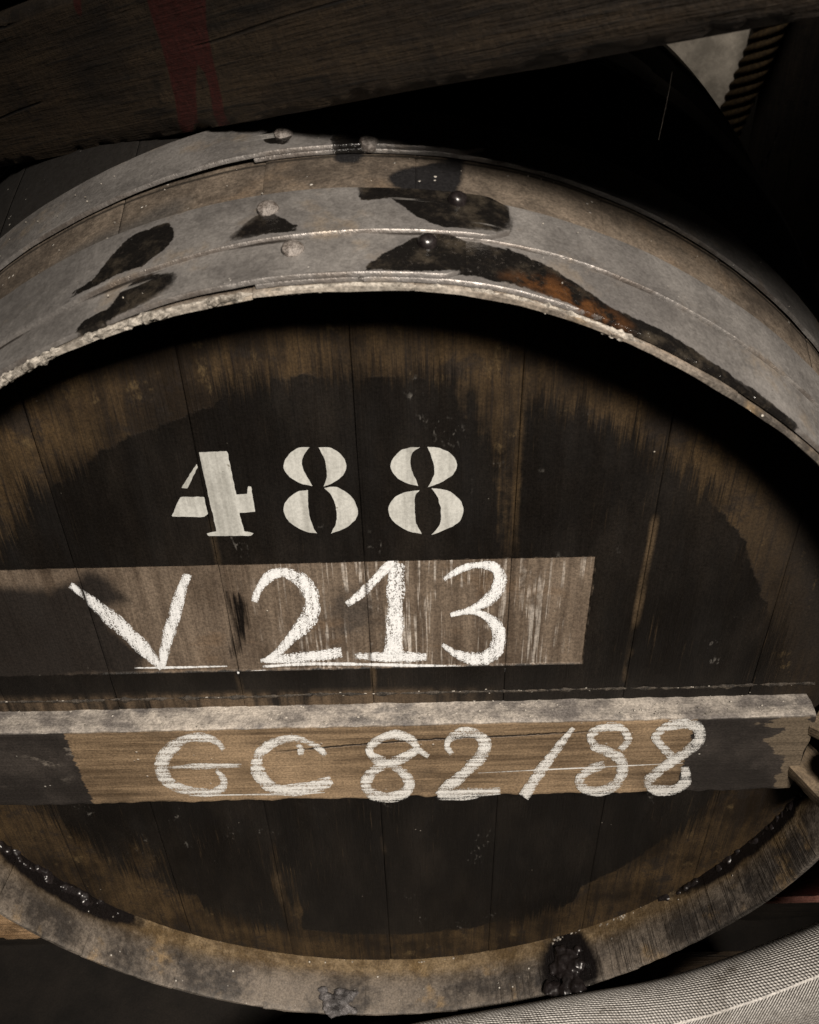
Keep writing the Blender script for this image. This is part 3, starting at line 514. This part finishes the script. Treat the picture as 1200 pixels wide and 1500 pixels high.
# ---- batten
BT, BB, BF, BX0, BX1 = .0185, -.0610, .0257, -.292, .2960
def batten():
    seg = .003; xs = np.arange(BX0, BX1 + seg / 2, seg); ch = .0016
    loop = []                                     # section: back top, top, front, bottom
    for y in np.linspace(.052, BF + ch, 8): loop.append((y, BT, 1.0))
    loop.append((BF + ch * .3, BT - ch * .3, 1.0)); 
    for z in np.r_[BT - ch, np.arange(BT - .004, BB + .003, -.003), BB + ch]: loop.append((BF, z, 0.0))
    loop.append((BF + ch * .3, BB + ch * .3, 0.0))
    for y in np.linspace(BF + ch, .052, 6): loop.append((y, BB, 0.0))
    V = []; zt = []; nl = len(loop)
    for x in xs:
        for (y, z, t) in loop:
            n = nz(x * .3, y, z, 60); n2 = nz(x, y + 3, z, 90)
            zz = z + (n2 * .0010 if t else 0) + (n2 * .0009 if z <= BB + .001 else 0); yy = y + n * .0004 + (n2 * .0007 if (t or z <= BB + .002) and y < BF + .002 else 0)
            xx = x
            if x > BX1 - .001: xx = x + nz(0, y, z, 70) * .0012
            V.append((xx, yy, zz)); zt.append(t)
    F = [f[::-1] for f in grid_faces(len(xs), nl)]; V = np.array(V); n0 = len(V)
    F.append(tuple(range(nl))); F.append(tuple(range(n0 - nl, n0))[::-1])
    P = V[:, [0, 2]]
    bare = np.minimum(P[:, 0] + .2105 + P[:, 1] * .02, .2155 + P[:, 1] * .03 - P[:, 0])
    cr = np.array([(-.10, -.010), (-.0724, -.0066), (-.0156, -.0013), (.0406, .0032), (.0964, .0049), (.1288, .0067), (.2, .009)])
    fc = P[:, 1] - np.interp(P[:, 0], cr[:, 0], cr[:, 1]); on = np.clip((P[:, 0] + .075) / .03, 0, 1) * np.clip((.16 - P[:, 0]) / .05, 0, 1) * (V[:, 1] < BF + .002)
    o = link('batten', mesh('batten', V, F, {'z_top': zt, 'f_bare': bare, 'f_chip': np.maximum(sdf(fld['chip'], P) - .003, (P[:, 0] - BX1 - .001)), 'f_crack': fc, 'f_crackon': on}), M_BAT, cask)
    o['label'] = 'dusty wooden crossbar with bare chalked middle and black painted ends'; return o
bat = batten()
for n, S in DATA['bar_chalk']: ribbon('chalk_character', S, BF - .0008, M_CH_H, bat, 'white chalk character %s on the crossbar' % n, gaps=False, wide=1.22)
for S in DATA['blines']: ribbon('pale_line', [S], BF - .0010, M_CH_H, bat, gaps=False, wide=.6)  # scratch highlight and a faint line, drawn as pale strokes

# ---- ridge of dirt and old glue across the head just above the batten
def ridge():
    xs = np.arange(-.300, .300, .0012); V = []; ns = 7
    for x in xs:
        g = nz(x, 0, 0, 90, 4); zc = .0283 + .0012 * nz(x, 3, 0, 12, 3) - .004 * x * 0; k = .0011 * max(.1, 1 + 1.2 * g)
        for j in range(ns):
            t = math.pi * j / (ns - 1); q = 1 + .5 * nz(x * 3, j * .3, 2, 90, 2); V.append((x, YH + .0004 - math.sin(t) * k * q, zc + math.cos(t) * k * 1.1 * q))
    o = link('dirt_ridge', mesh('dirt_ridge', V, grid_faces(len(xs), ns)), mat_plain('dark_brown', (.008, .0065, .005), (.055, .045, .035), 260, .5), cask); o['kind'] = 'stuff'
ridge()

# ---- hoops
def hoop(y0, y1, t, e_out, e_in, keys, ramp=14, wob=0.0, edge_amp=.00015, label=None, seed=0.0, base=0.0002, step_shade=None):
    """one strap: outer end at angle e_out (degrees), once round, tucked under itself as far as e_in"""
    total = 360 + (e_in - e_out); na = int(total / .5) + 1; nyv = max(9, int((y1 - y0) / .0028))
    V = []; TH = []; YY = []; ED = []
    sec = []
    for k in range(nyv): sec.append((k / (nyv - 1), 1.0))
    full = [(0, 0.0), (0, .75)] + [(min(max(s, .012), .988), 1.0) for s, _ in sec] + [(1, .75), (1, 0.0)]
    ns = len(full)
    for i in range(na):
        s = total * i / (na - 1); th = e_out + s
        lift = t * 1.08 * (1 - np.clip((s - (e_in - e_out)) / ramp, 0, 1) ** 1.0) if s < (e_in - e_out) + ramp else 0.0
        c, sn = math.cos(R(th)), math.sin(R(th))
        w = wob * np.clip(c, -.5, .3)
        clip_ = 0.0
        if s < 1.6: clip_ = (1.6 - s) / 1.6 * .006            # clipped corners of the free end
        for (u, v) in full:
            ya, yb = y0 + w + clip_, y1 - clip_
            y = ya + (yb - ya) * u
            n = nz(c * .35, y, sn * .35 + seed, 55); n2 = nz(c * .35, y + 2, sn * .35 + seed, 18)
            r = rad(y, th) + base + lift + t * v + n * .00014 + n2 * .0003
            y += n * edge_amp * (1 if u in (0, 1) else 0)
            V.append((r * c, y, r * sn)); TH.append(th); YY.append(y); ED.append((u * (yb - ya)) if v > .1 else 0)
    TH = np.array(TH); YY = np.array(YY); f = np.full(len(TH), -.05); fr = np.full(len(TH), -.05); lim = TH < 170
    if keys is not None:
        tw = (TH + 180) % 360 - 180; lim = (tw > 30) & (tw < 150); f[lim] = stain_field(keys, tw[lim], YY[lim]); fr[lim] = stain_field(['rust'], tw[lim], YY[lim])
    F = [q[::-1] for q in grid_faces(na, ns)]
    F.append(tuple(range(ns))[::-1])
    o = link('hoop', mesh('hoop', V, F, {'f_stain': f, 'f_rust': fr, 'f_edge': ED, 'f_step_shade': step_shade(TH, YY) if step_shade else np.zeros(len(TH))}), M_HOOP, cask)
    if label: o['label'] = label
    return o
HT = .0021
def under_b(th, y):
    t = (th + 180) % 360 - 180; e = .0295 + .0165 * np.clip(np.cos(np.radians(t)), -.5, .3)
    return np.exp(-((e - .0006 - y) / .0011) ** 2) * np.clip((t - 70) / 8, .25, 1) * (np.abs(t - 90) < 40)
hA = hoop(.0018, .0335, HT, 81.0, 96.5, ['s2', 's7'], 12, label='front chime hoop with a rusty black stain', seed=1, step_shade=under_b)
hB = hoop(.0295, .0645, HT, 77.6, 97.5, ['s1', 's3', 's4'], 22, .0165, label='second hoop with a black clipped overlapping end', seed=5, base=.0015)
hC = hoop(.1045, .1420, HT, 79.3, 97.7, ['s6', 's6b', 's8'], 14, label='dusty third hoop', seed=9, base=.0012)
hoop(.30, .345, HT, 60, 72, None, 12, seed=12); hoop(.50, .55, HT, 60, 72, None, 12, seed=15)
def rivet_mesh(r=.0052, h=.0034):
    V = []; F = []; n = 18; rings = [(r * .96, -.002), (r, .0), (r * .98, h * .35), (r * .86, h * .72), (r * .55, h * .96), (r * .2, h * 1.02)]
    for rr, z in rings:
        for k in range(n):
            a = 2 * math.pi * k / n; w = 1 + .05 * math.sin(3 * a + z * 900); V.append((rr * w * math.cos(a), rr * w * math.sin(a), z + .0002 * math.cos(2 * a)))
    for i in range(len(rings) - 1):
        for k in range(n): F.append((i * n + k, i * n + (k + 1) % n, (i + 1) * n + (k + 1) % n, (i + 1) * n + k))
    F.append(tuple((len(rings) - 1) * n + k for k in range(n))); return mesh('rivet', V, F)
RV = rivet_mesh(); RVd = rivet_mesh(.0046, .0046); RV.materials.append(M_RIVET); RVd.materials.append(M_TAR)
for (th, y), h, me, ex in zip(DATA['rivet'], (hB, hA, hB, hA, hC, hC), (RV, RV, RVd, RVd, RV, RV), (.0015, 0, .0015, 0, 0, 0)):
    y = y / 1000; r = rad(y) + HT * 2.1 + ex; o = link('rivet', me, None, h, smooth=True)
    nrm = Vector((math.cos(R(th)), -.26, math.sin(R(th)))).normalized()
    o.matrix_local = Matrix.LocRotScale(Vector((r * math.cos(R(th)), y, r * math.sin(R(th)))), nrm.to_track_quat('Z', 'Y'), Vector((1, 1, 1)))
    o.matrix_parent_inverse = parent_inv(h)

# ---- crust of dust and mould along the upper stave ends
def crust(a0, a1, thick, rough, seed):
    n = int((a1 - a0) * .0058 / .0008); V = []; F = []; ns = 9; prev = False; base = 0; out = []
    for i in range(n + 1):
        a = a0 + (a1 - a0) * i / n; c, s = math.cos(R(a)), math.sin(R(a)); g = nz(a * .1 + seed, 0, 0, 3, 4); ends = min(1, min(a - a0, a1 - a) / 1.0)
        k = max(.12, (1 + g * rough)) * thick * ends
        row = []
        for j in range(ns):
            t = math.pi * j / (ns - 1); lump = 1 + .55 * rough * nz(a * .35 + seed, j * .5, 1, 4, 3)
            r = .3368 + rad(0, a) - .3382 + math.cos(t) * .0019 * (.45 + .55 * k / max(thick, 1e-6)) * lump; y = .0012 - math.sin(t) * k * lump
            row.append((r * c, y, r * s))
        out += row
    o = link('dust_crust', mesh('dust_crust', out, [f for f in grid_faces(n + 1, ns)]), M_CRUST, cask); o['kind'] = 'stuff'; return o
crust(96.8, 112, .0022, 1.1, 1); crust(112.3, 128, .0019, 1.2, 3); crust(84.5, 96.0, .0012, .5, 4); crust(81.8, 84.1, .0011, .8, 5); crust(66, 81.2, .0010, 1.3, 8)

# ---- tar / dried must on the chime
def lump(name, blobs, mat, parent, seed=0, amp=.25):
    bm = bmesh.new()
    for (x, y, z, rx, ry, rz) in blobs:
        g = bmesh.ops.create_icosphere(bm, subdivisions=3, radius=1)['verts']
        for v in g:
            n = nz(v.co.x + x * 90 + seed, v.co.y + y * 90, v.co.z + z * 90, 1.7, 3)
            q = v.co * (1 + amp * n); v.co = Vector((x + q.x * rx, y + q.y * ry, z + q.z * rz))
    me = bpy.data.meshes.new(name); bm.to_mesh(me); bm.free(); o = link(name, me, mat, parent)
    rm = o.modifiers.new('fuse', 'REMESH'); rm.mode = 'VOXEL'; rm.voxel_size = .0009; rm.use_smooth_shade = True
    s_ = o.modifiers.new('soften', 'SMOOTH'); s_.iterations = 4; s_.factor = .5
    return o
def on_chime(th, y, dr=0.0):
    r = .3325 - dr; return (r * math.cos(R(th)), y, r * math.sin(R(th)))
bl = []
for k in range(40):
    th = random.gauss(-62.5, 1.4); y = random.uniform(-.004, .032) ; x_, y_, z_ = on_chime(th, y, .001); s = random.choice((random.uniform(.002, .004), random.uniform(.0035, .0068))); bl.append((x_, y_, z_, s * random.uniform(.8, 1.5), s * random.uniform(.8, 1.6), s * random.uniform(.5, .9)))
o = lump('tar_lump', bl, M_TAR, cask, 3, .45); o['label'] = 'glossy black dried lump on the lower chime'
bl = []
for k in range(24):
    th = random.gauss(-98.5, 1.3); y = random.uniform(-.001, .018); x_, y_, z_ = on_chime(th, y); s = random.uniform(.0022, .005); bl.append((x_, y_, z_, s * 1.3, s, s * .7))
o = lump('dried_must', bl, mat_plain('must', (.03, .028, .028), (.16, .15, .15), 90, .35), cask, 9, .5); o['label'] = 'grey cracked dried lump on the lower chime'
bl = []
for k in range(60):
    th = random.choice((random.uniform(-157, -134), random.gauss(-147, 4))); x_, y_, z_ = on_chime(th, .0435 + random.uniform(-.004, .002), .001); s = random.choice((random.uniform(.0008, .002), random.uniform(.002, .005))); bl.append((x_, y_, z_, s, s, s))
o = lump('tar_seam', bl, M_TAR, cask, 5, .5)
bl = []
for k in range(60):
    th = random.uniform(-46, -12); x_, y_, z_ = on_chime(th, .0445 + random.uniform(-.003, .001), .0005); s = random.uniform(.0012, .0036); bl.append((x_, y_, z_, s, s, s))
lump('tar_seam', bl, M_TAR, cask, 6, .5)
bl = []
for k in range(230):                                # pale crumbs in the croze, lower right
    th = random.uniform(-100, -48) if random.random() < .75 else random.uniform(-69, -48); x_, y_, z_ = on_chime(th, .0440 + random.gauss(0, .0018), .0004); s = random.uniform(.0005, .0015); bl.append((x_, y_, z_, s * 1.4, s, s))
def crumbs(blobs, mat, parent):
    bm = bmesh.new()
    for (x, y, z, rx, ry, rz) in blobs:
        g = bmesh.ops.create_icosphere(bm, subdivisions=1, radius=1)['verts']; q = random.random() * 6
        for v in g:
            k = 1 + .35 * nz(v.co.x * 2 + q, v.co.y * 2, v.co.z * 2, 1, 2); v.co = Vector((x + v.co.x * rx * k, y + v.co.y * ry * k, z + v.co.z * rz * k))
    me = bpy.data.meshes.new('crumbs'); bm.to_mesh(me); bm.free(); o = link('crumbs', me, mat, parent, smooth=False); o['kind'] = 'stuff'; return o
crumbs(bl, M_CRUST, cask)
bl = []
for k in range(190):                                # crumbs on the ledge above the batten, on the batten and on the hoops
    x = random.uniform(-.27, .28); s = random.uniform(.0003, .0008)
    if k < 70: s *= .6; bl.append((random.gauss(-.02, .17), YH - .0002, .0285 + random.gauss(0, .0011), s * random.uniform(1, 3), s, s * .8))
    else: bl.append((x, random.uniform(BF + .002, YH), BT + .0004, s * 1.3, s, s * .7))
for k in range(90):
    th = random.gauss(88, 22); y = random.choice((random.uniform(.004, .10), random.uniform(.10, .14))); s = random.uniform(.0002, .0006); r = rad(y) + (.004 if y < .064 or y > .105 else .0006)
    bl.append((r * math.cos(R(th)), y, r * math.sin(R(th)), s, s, s))
crumbs(bl, M_CRUST, cask)

# ------------------------------------------------------------------ timbers
def timber(name, p0, p1, w, h, mat, seg=.006, wear=.003, roll=0.0, label=None, cat=None, group=None, parent=None, fields=None, seed=0.0):
    """worn beam from p0 to p1 (centre line); w across, h up"""
    p0, p1 = Vector(p0), Vector(p1); L = (p1 - p0).length
    q = (p1 - p0).to_track_quat('X', 'Z'); 
    from mathutils import Quaternion
    q = q @ Quaternion((1, 0, 0), roll)
    nx = max(3, int(L / seg)); k = max(3, int(w / seg)); kh = max(3, int(h / seg)); sec = []
    for i in range(k): sec.append((-w / 2 + w * i / k, -h / 2))
    for i in range(kh): sec.append((w / 2, -h / 2 + h * i / kh))
    for i in range(k): sec.append((w / 2 - w * i / k, h / 2))
    for i in range(kh): sec.append((-w / 2, h / 2 - h * i / kh))
    ns = len(sec); V = []
    for i in range(nx + 1):
        x = L * i / nx
        for (a, b) in sec:
            da, db = w / 2 - abs(a), h / 2 - abs(b); corner = max(0, 1 - (da + db) / .008)
            n = nz(x * .35 + seed, a, b, 40, 4); n2 = nz(x + seed, a + 7, b, 110, 3)
            kx = 1 - corner * (.35 + .6 * max(0, n2)) * wear / max(w, h) * 3
            V.append((x, a * kx + n * wear * .14 * (1 if abs(a) > w * .49 else 0), b * kx + n * wear * .14 * (1 if abs(b) > h * .49 else 0)))
    F = []
    for i in range(nx):
        for j in range(ns): F.append((i * ns + j, (i + 1) * ns + j, (i + 1) * ns + (j + 1) % ns, i * ns + (j + 1) % ns))
    F = [f[::-1] for f in F]; F.append(tuple(range(ns))); F.append(tuple(range(nx * ns, nx * ns + ns))[::-1])
    V = np.array(V); at = fields(V) if fields else None
    o = link(name, mesh(name, V, F, at), mat, None)
    o.location = p0; o.rotation_mode = 'XYZ'; o.rotation_euler = q.to_euler()
    if parent: o.parent = parent; o.matrix_parent_inverse = parent_inv(parent)
    return setp(o, label, cat, group)

# overhead beam resting across the cask, its lower front edge rising to the right
BW, BH = .070, .083
EA = Vector((-0.2469, 0.255, 0.3229)); EB = Vector((0.1668, -0.038, 0.4402)); d = (EB - EA).normalized()
ROLL = R(12)
def beam_fields(V):
    # local: x along from p0, a across (+ = away), b up
    P = V[:, [0, 2]]; fr = V[:, 1] < -BW * .45
    red = np.full(len(V), -.05)
    for pl in BEAM_RED: red = np.maximum(red, sdf(pl, P))
    red = np.where(fr, red, -.05)
    sc = np.clip((P[:, 1] - (BH / 2 - .010)) / .006, 0, 1) * np.clip((.30 - P[:, 0]) / .05, 0, 1)
    return {'f_red': red, 'f_scuff': sc}
from mathutils import Quaternion
qb = d.to_track_quat('X', 'Z') @ Quaternion((1, 0, 0), ROLL)
ctr = qb @ Vector((0, BW / 2, BH / 2))
EXT0, EXT1 = .22, .75
p0 = EA - d * EXT0 + ctr; p1 = EB + d * EXT1 + ctr
# red drips: (along, height) on the front face, measured from the lower left start of the beam
def on_beam(u, v): return (u, v - BH / 2)
BEAM_RED = [np.array([on_beam(*q) for q in L]) for L in [[[0.4352, 0.0752], [0.477, 0.0667], [0.465, 0.048], [0.4598, 0.033], [0.4506, 0.0053], [0.4498, -0.0007], [0.4419, 0.0003], [0.4515, 0.0277], [0.4486, 0.0348], [0.4389, 0.0227], [0.4246, -0.0006], [0.4114, 0.0009], [0.4202, 0.0183], [0.4267, 0.0366], [0.4297, 0.0478], [0.4313, 0.0588]], [[0.3814, 0.0828], [0.3907, 0.081], [0.381, 0.068], [0.376, 0.068]]]]
timber('overhead_beam', p0, p1, BW, BH, M_BEAM, .004, .0045, ROLL, 'dark worn timber beam with red paint drips lying across the top of the cask', 'beam', fields=beam_fields, seed=2)

# unseen planks added to shade the cask; made-up tier lying back over the beam
blocker = empty('shade_planks', (.3, .4, .55), 'unseen dark planks added to shade the cask, made-up tier resting on the overhead beam', 'planks')
nb = qb @ Vector((0, 0, 1))
for k in range(7):
    a = EA + d * (.02 + k * .135) + nb * (BH + .020) + Vector((0, .012, .006))
    timber('plank', a, a + Vector((.12, 1.25, .10)), .128, .032, M_DARK, .02, .003, 0, parent=blocker, seed=20 + k)
# support beam under the cask
def red_edge(V): return None
timber('support_beam', (-.75, .275, -.475), (.85, .295, -.475), .20, .14, M_DARK, .012, .003, 0, 'dark timber rail carrying the underside of the cask', 'beam', seed=4)
timber('wooden_chock', (-.80, .160, -.3680), (-.185, .160, -.3700), .10, .070, M_PALE, .006, .003, 0, 'pale brown wooden chock under the side of the cask away from the hose', 'chock', seed=6)
timber('red_rail', (.30, .175, -.3600), (.95, .175, -.3500), .09, .062, M_REDD, .008, .002, 0, 'dark red painted board under the cask beside the hose', 'board', seed=16)
timber('pink_strip', (.345, .1285, -.3905), (.95, .1285, -.3805), .005, .0050, M_REDP, .006, .0004, 0, 'thin pale red strip along the foot of the dark red board', 'strip', seed=17)
timber('wooden_block', (.02, .045, -.56), (.420, .050, -.56), .13, .20, M_BLOCK, .008, .003, 0, 'brown wooden block standing low behind the hose', 'block', seed=8)

# wedges jammed between batten end and rim
wd = empty('wooden_clamp', (.33, .0, .0), 'two small wooden cleats with a black bolt beside the crossbar end', 'clamp')
timber('cleat', (.3030, .036, .006), (.390, -.040, .010), .030, .009, M_WEDGE, .002, .0008, R(8), parent=wd, seed=3)
timber('cleat', (.2940, .044, -.036), (.3190, -.002, -.042), .026, .011, M_WEDGE, .002, .0008, R(8), parent=wd, seed=5)
o = lump('bolt', [(.314, .006, -.014, .010, .012, .010), (.324, .000, -.008, .009, .010, .010)], M_TAR, wd, 2, .2)

# hose across the lower right
def tube(name, pts, r, mat, nseg=160, na=48, label=None, cat=None, flat=1.0, parent=None, uv=True, twist=0.0):
    S = spline(pts, max(2, nseg // (len(pts) - 1))); n = len(S); V = []; UV = []
    T = np.gradient(S, axis=0); T /= np.linalg.norm(T, axis=1)[:, None]; L = np.r_[0, np.cumsum(np.linalg.norm(np.diff(S, axis=0), axis=1))]
    u = np.cross(T[0], [0, 0, 1.0]); 
    for i in range(n):
        u = np.cross(np.cross(T[i], u), T[i]); u /= np.linalg.norm(u); w = np.cross(u, T[i])
        for k in range(na + 1):
            a = 2 * math.pi * k / na - math.pi; rr = r * (1 + .012 * nz(L[i] * 9, math.cos(a), math.sin(a), 1, 2))
            V.append(S[i] + (u * math.cos(a + twist) + w * math.sin(a + twist) * flat) * rr); UV.append((L[i], a * r))
    me = mesh(name, V, grid_faces(n, na + 1)); ul = me.uv_layers.new(name='UVMap')
    idx = np.empty(len(me.loops), dtype=np.int32); me.loops.foreach_get('vertex_index', idx); ul.data.foreach_set('uv', np.array(UV, np.float32)[idx].ravel())
    o = link(name, me, mat, parent); return setp(o, label, cat)
tube('woven_hose', [[-0.2207, -0.04, -0.5107], [-0.0345, -0.04, -0.3735], [0.1285, -0.039, -0.3129], [0.236, -0.039, -0.2736], [0.3294, -0.038, -0.2061], [0.413, -0.036, -0.1157], [0.5002, -0.03, -0.0091]], .0335, M_HOSE, 240, 64, 'thick grey woven hose running in front of the cask bottom', 'hose', twist=1.15)

# beyond the cask: rope and made-up post in front of the limewashed wall
def rope(pts, r):
    S = spline(pts, 110); V = []; F = []; n = len(S); na = 24; L = np.r_[0, np.cumsum(np.linalg.norm(np.diff(S, axis=0), axis=1))]
    for i in range(n):
        for k in range(na):
            a = 2 * math.pi * k / na; rr = r * (.80 + .20 * abs(math.sin(1.5 * (a + L[i] * 85)))); V.append((S[i][0] + rr * math.cos(a), S[i][1] + rr * math.sin(a), S[i][2]))
    for i in range(n - 1):
        for k in range(na): F.append((i * na + k, i * na + (k + 1) % na, (i + 1) * na + (k + 1) % na, (i + 1) * na + k))
    return setp(link('hanging_rope', mesh('rope', V, F), M_ROPE), 'thick brown twisted rope hanging before the pale wall', 'rope')
rope([(.975, 1.9, .62), (.915, 1.9, .38), (.866, 1.9, .17), (.822, 1.9, -.003), (.77, 1.9, -.21)], .037)
timber('filler', (1.015, 2.02, -.66), (1.015, 2.02, 1.2), .14, .26, M_DARK, .03, .003, 0, 'black made-up post beside the hanging rope', 'filler', seed=12)  # added to black out the wall right of the rope

# cobweb threads and straw on the shoulder
def thread(name, pts, r, mat, label, cat):
    return tube(name, pts, r, mat, 24, 6, label, cat)
thread('cobweb_thread', [(.1583, .1, .4018), (.1578, .1, .39), (.1562, .1, .3706)], .00022, M_WEB, 'single pale cobweb thread hanging above the dark shoulder', 'cobweb')
bl = []
bm = bmesh.new()
for k in range(26):
    th = R(random.gauss(63, 3.2)); y = random.uniform(.13, .20); r = rad(y) + .004; a = Vector((r * math.cos(th), y, r * math.sin(th))); dv = Vector((random.uniform(-1, 1), random.uniform(-1, 1), random.uniform(-.3, .5))).normalized() * random.uniform(.004, .011)
    w = .00025
    vs = [bm.verts.new(a + o_) for o_ in (Vector((w, 0, 0)), Vector((-w, w, 0)), Vector((0, 0, w)))]; vs2 = [bm.verts.new(v.co + dv) for v in vs]
    for i in range(3): bm.faces.new((vs[i], vs[(i + 1) % 3], vs2[(i + 1) % 3], vs2[i]))
me = bpy.data.meshes.new('straw'); bm.to_mesh(me); bm.free(); o = link('straw_bits', me, mat_plain('straw', (.12, .09, .05), (.26, .2, .12)), cask, smooth=False); o['kind'] = 'stuff'
